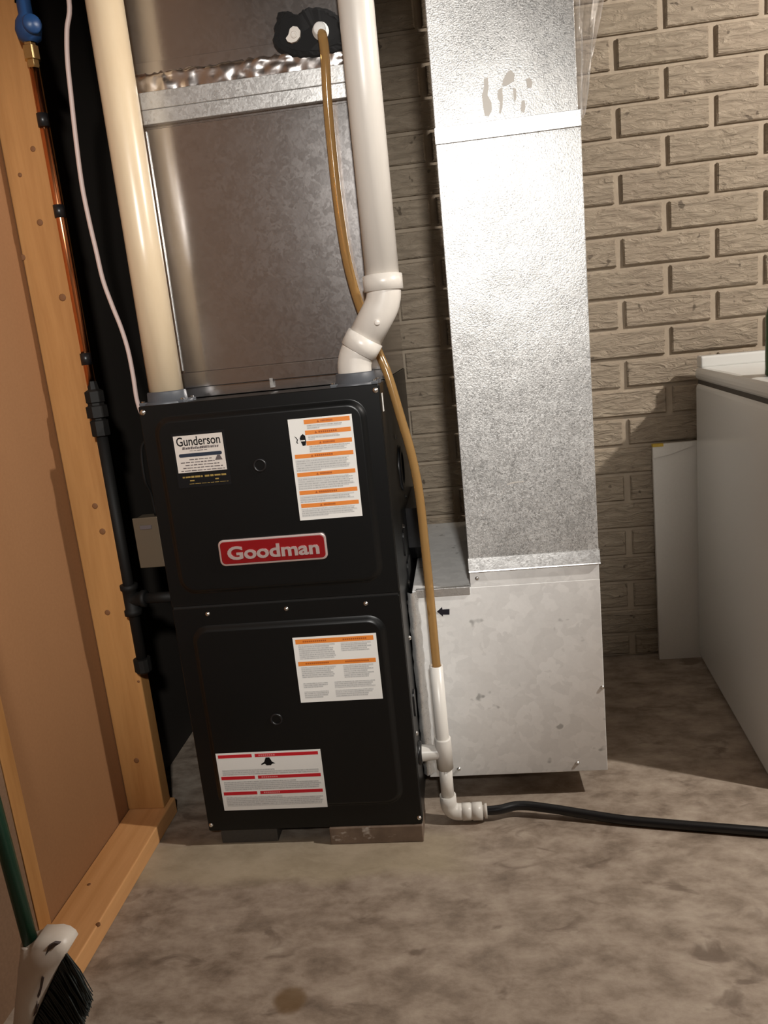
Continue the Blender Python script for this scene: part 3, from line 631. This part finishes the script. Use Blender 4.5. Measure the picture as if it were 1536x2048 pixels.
# ================================================================== FREEZER, BOARD, BOTTLE
FA = Vector((1.213, .79)); ang = math.radians(4.4)
ex = Vector((math.cos(ang), -math.sin(ang))); ey = Vector((-math.sin(ang), -math.cos(ang)))    # ex: along the back to the right, ey: towards the camera
FL, FDp = .95, .665
def fz(a, b, z): q = FA + ex * a + ey * b; return Vector((q.x, q.y, z))
def fbox(mb, a0, a1, b0, b1, z0, z1, bev):
    t = MB().box(a0, a1, b0, b1, z0, z1, bev); mb.add([fz(v.x, v.y, v.z) for v in t.v], t.f); return mb
fr = thing('chest_freezer', fz(FL / 2, FDp / 2, 0), 'white enamel chest freezer against the brick wall', 'freezer')
fbox(MB(), 0, FL, 0, FDp, .012, .795, .012).build('body', 'enamel', fr)
fbox(MB(), .006, FL - .006, .006, FDp - .006, .790, .806, 0).build('gasket', 'gasket', fr)
fbox(MB(), -.002, FL + .002, .0, FDp + .004, .803, .838, .014).build('lid', 'enamel', fr)
fbox(MB(), .004, FL - .004, .0, .05, .836, .866, .005).build('hinge_rail', 'enamel', fr)
for a in (.05, FL - .05):
    for b in (.05, FDp - .05): MB().lathe(fz(a, b, 0), (0, 0, 1), [(0, 0), (0, .018), (.013, .018), (.013, 0)], 12).build('foot', 'black', fr)
bq = px(1531, 740, y=.30)
bt_ = thing('bottle', (bq.x + .037, .30, .838), 'green bottle standing on the white freezer lid', 'bottle')
MB().lathe((bq.x + .037, .30, .8385), (0, 0, 1), [(0, 0), (0, .034), (.003, .036), (.12, .036), (.15, .028), (.175, .014), (.21, .013)], 24).build('bottle_body', 'bottle', bt_)
MB().lathe((bq.x + .037, .30, 1.046), (0, 0, 1), [(0, .0145), (.022, .0145), (.022, 0)], 16).build('cap', 'porcelain', bt_)
wbd = thing('white_board', (1.16, .815, 0), 'tall white board leaning against the brick wall behind the freezer', 'board')
b1 = MB(); b1.add([(1.1055, .800, 0), (1.36, .800, 0), (1.36, .812, 0), (1.1055, .812, 0), (1.1035, .812, .634), (1.36, .812, .634), (1.36, .824, .634), (1.1035, .824, .634)], [(0, 1, 2, 3), (7, 6, 5, 4), (0, 4, 5, 1), (1, 5, 6, 2), (2, 6, 7, 3), (3, 7, 4, 0)])
b1.build('panel', 'board', wbd)
MB().add([(1.1038, .8110, .634), (1.21, .8110, .634), (1.21, .8095, .622), (1.15, .8085, .604), (1.1040, .8080, .596)], [(0, 1, 2, 3, 4)]).build('folded_edge', 'board', wbd, fix=False)
MB().box(1.1032, 1.132, .8095, .8245, .6275, .6352).build('yellow_tape', 'yellow', wbd)

# ================================================================== BROOM
YB = -.475
def bp(u, v, dy=0.0): return px(u, v, y=YB + dy)
ft_ = bp(62, 1888)
br = thing('broom', (bp(100, 2048).x, YB, 0), 'angled broom with green handle and white head leaning by the stud wall', 'broom')
top = ft_ + (bp(0, 1640) - ft_).normalized() * 1.20
top = Vector((ft_.x - .045, YB - .06, ft_.z + 1.15)); h1 = bp(0, 1650); k_ = (h1.x - ft_.x) / (h1.z - ft_.z)
top = Vector((ft_.x + k_ * 1.15, YB - .01, ft_.z + 1.15))
MB().tube([ft_ - (top - ft_).normalized() * .01, ft_ + (top - ft_) * .5, top], .0105, 18).build('handle', 'green', br)
MB().lathe(top, top - ft_, [(-.002, .0112), (.012, .0112), (.018, .007), (.018, 0)], 16).build('handle_cap', 'green', br)
oc = [(41, 1897), (52, 1893), (66, 1887), (74, 1878), (92, 1878), (108, 1877), (122, 1881), (133, 1889), (138, 1898), (132, 1908), (118, 1932), (106, 1955), (95, 1978), (84, 2002), (74, 2024), (66, 2046), (62, 2070), (44, 2074), (24, 2066), (27, 2040), (30, 2005), (34, 1968), (36, 1935), (38, 1925)]
cp_ = MB(); F_ = [bp(u, v, -.010) for u, v in oc]; n = len(F_); c0 = sum(F_, Vector()) / n
lay = [[c0 + (q - c0) * .86 + Vector((0, -.008, 0)) for q in F_], F_, [q + Vector((0, .028, 0)) for q in F_], [c0 + (q - c0) * .86 + Vector((0, .036, 0)) for q in F_]]
cp_.add([q for l in lay for q in l], [(j * n + i, j * n + (i + 1) % n, (j + 1) * n + (i + 1) % n, (j + 1) * n + i) for j in range(3) for i in range(n)] + [list(range(n)), [3 * n + i for i in range(n)]], True)
hd = cp_.build('head', 'bone', br)
MB().lathe(ft_ - (top - ft_).normalized() * .022, top - ft_, [(0, .013), (.004, .0155), (.020, .0145), (.026, .0135), (.026, .0106)], 18).build('ferrule', 'bone', br)
for pts in (((90, 1912), (96, 1893), (108, 1886), (120, 1887), (110, 1893), (98, 1902)), ((82, 1958), (84, 1953), (88, 1956), (84, 1975), (80, 1990), (76, 1997), (74, 1992), (79, 1978)), ((72, 2010), (74, 2002), (75, 2014), (70, 2030), (66, 2034))):
    q = MB(); q.prism([bp(u, v, -.0190) for u, v in pts], (0, .004, 0)); q.build('dirt_crease', 'dirt', hd)
bs = MB(); rz = random.Random(9)
for k in range(900):
    t = rz.random(); a = Vector((132 + (64 - 132) * t, 1904 + (2056 - 1904) * t)); 
    tip = Vector((182 + (120 - 182) * t * .9 + rz.uniform(-4, 5), 1992 + (2125 - 1992) * t ** .8 + rz.uniform(-10, 8)))
    dy = rz.uniform(-.012, .026); dy2 = dy * 1.5 + rz.uniform(-.008, .008)
    p_ = bp(a.x, a.y, dy); q_ = bp(tip.x, tip.y, dy2)
    if q_.z < .003: q_ = p_ + (q_ - p_) * ((p_.z - .003) / (p_.z - q_.z))
    m_ = (p_ + q_) / 2 + Vector((rz.uniform(-.002, .003), rz.uniform(-.003, .003), rz.uniform(0, .003)))
    bs.tube([p_, m_, q_], [.0013, .0012, .0009], 4, cap=False)
bs.build('bristles', 'bristle', br, kind='stuff', fix=False)

# ================================================================== LAMPS (behind and beside the camera)
kl = thing('pendant_bulb', (KEY_POS.x, KEY_POS.y, KEY_POS.z), 'bare bulb hanging on a short cord above the freezer side', 'lamp')
MB().tube([(KEY_POS.x, KEY_POS.y, KEY_POS.z + .10), (KEY_POS.x, KEY_POS.y, 2.4495)], .004, 8).build('cord', 'black', kl)
MB().lathe((KEY_POS.x, KEY_POS.y, KEY_POS.z + .035), (0, 0, 1), [(0, .016), (0, .020), (.045, .020), (.06, .010), (.07, .005)], 16).build('socket', 'porcelain', kl)
MB().lathe((KEY_POS.x, KEY_POS.y, KEY_POS.z), (0, 0, 1), [(-.03, 0), (-.027, .012), (-.015, .026), (0, .030), (.015, .026), (.03, .017), (.04, .014)], 20).build('bulb', m_emit('warm_bulb', KEY_COL, KEY_STRENGTH), kl)
wk = thing('work_lamp', tuple(WORK_POS), 'clamp work lamp with a metal reflector hung from the ceiling', 'lamp')
ax = (WORK_AIM - WORK_POS).normalized()
MB().lathe(WORK_POS - ax * .10, ax, [(-.04, .018), (0, .025), (.02, .045), (.085, .100), (.085, .102), (.02, .048), (0, .027), (-.04, .020)], 28).build('reflector', 'cleat', wk)
MB().tube([WORK_POS - ax * .13, WORK_POS - ax * .2, Vector((WORK_POS.x, WORK_POS.y - .22, 2.0)), Vector((WORK_POS.x, WORK_POS.y - .22, 2.4495))], .004, 8).build('cord', 'black', wk)
ld = bpy.data.lights.new('work_lamp_light', 'SPOT'); ld.energy = WORK_POWER; ld.color = WORK_COL; ld.spot_size = math.radians(45); ld.spot_blend = .75; ld.shadow_soft_size = .06
lo = bpy.data.objects.new('work_lamp_light', ld); COL.objects.link(lo); lo.location = WORK_POS
lo.rotation_euler = ax.to_track_quat('-Z', 'Y').to_euler()
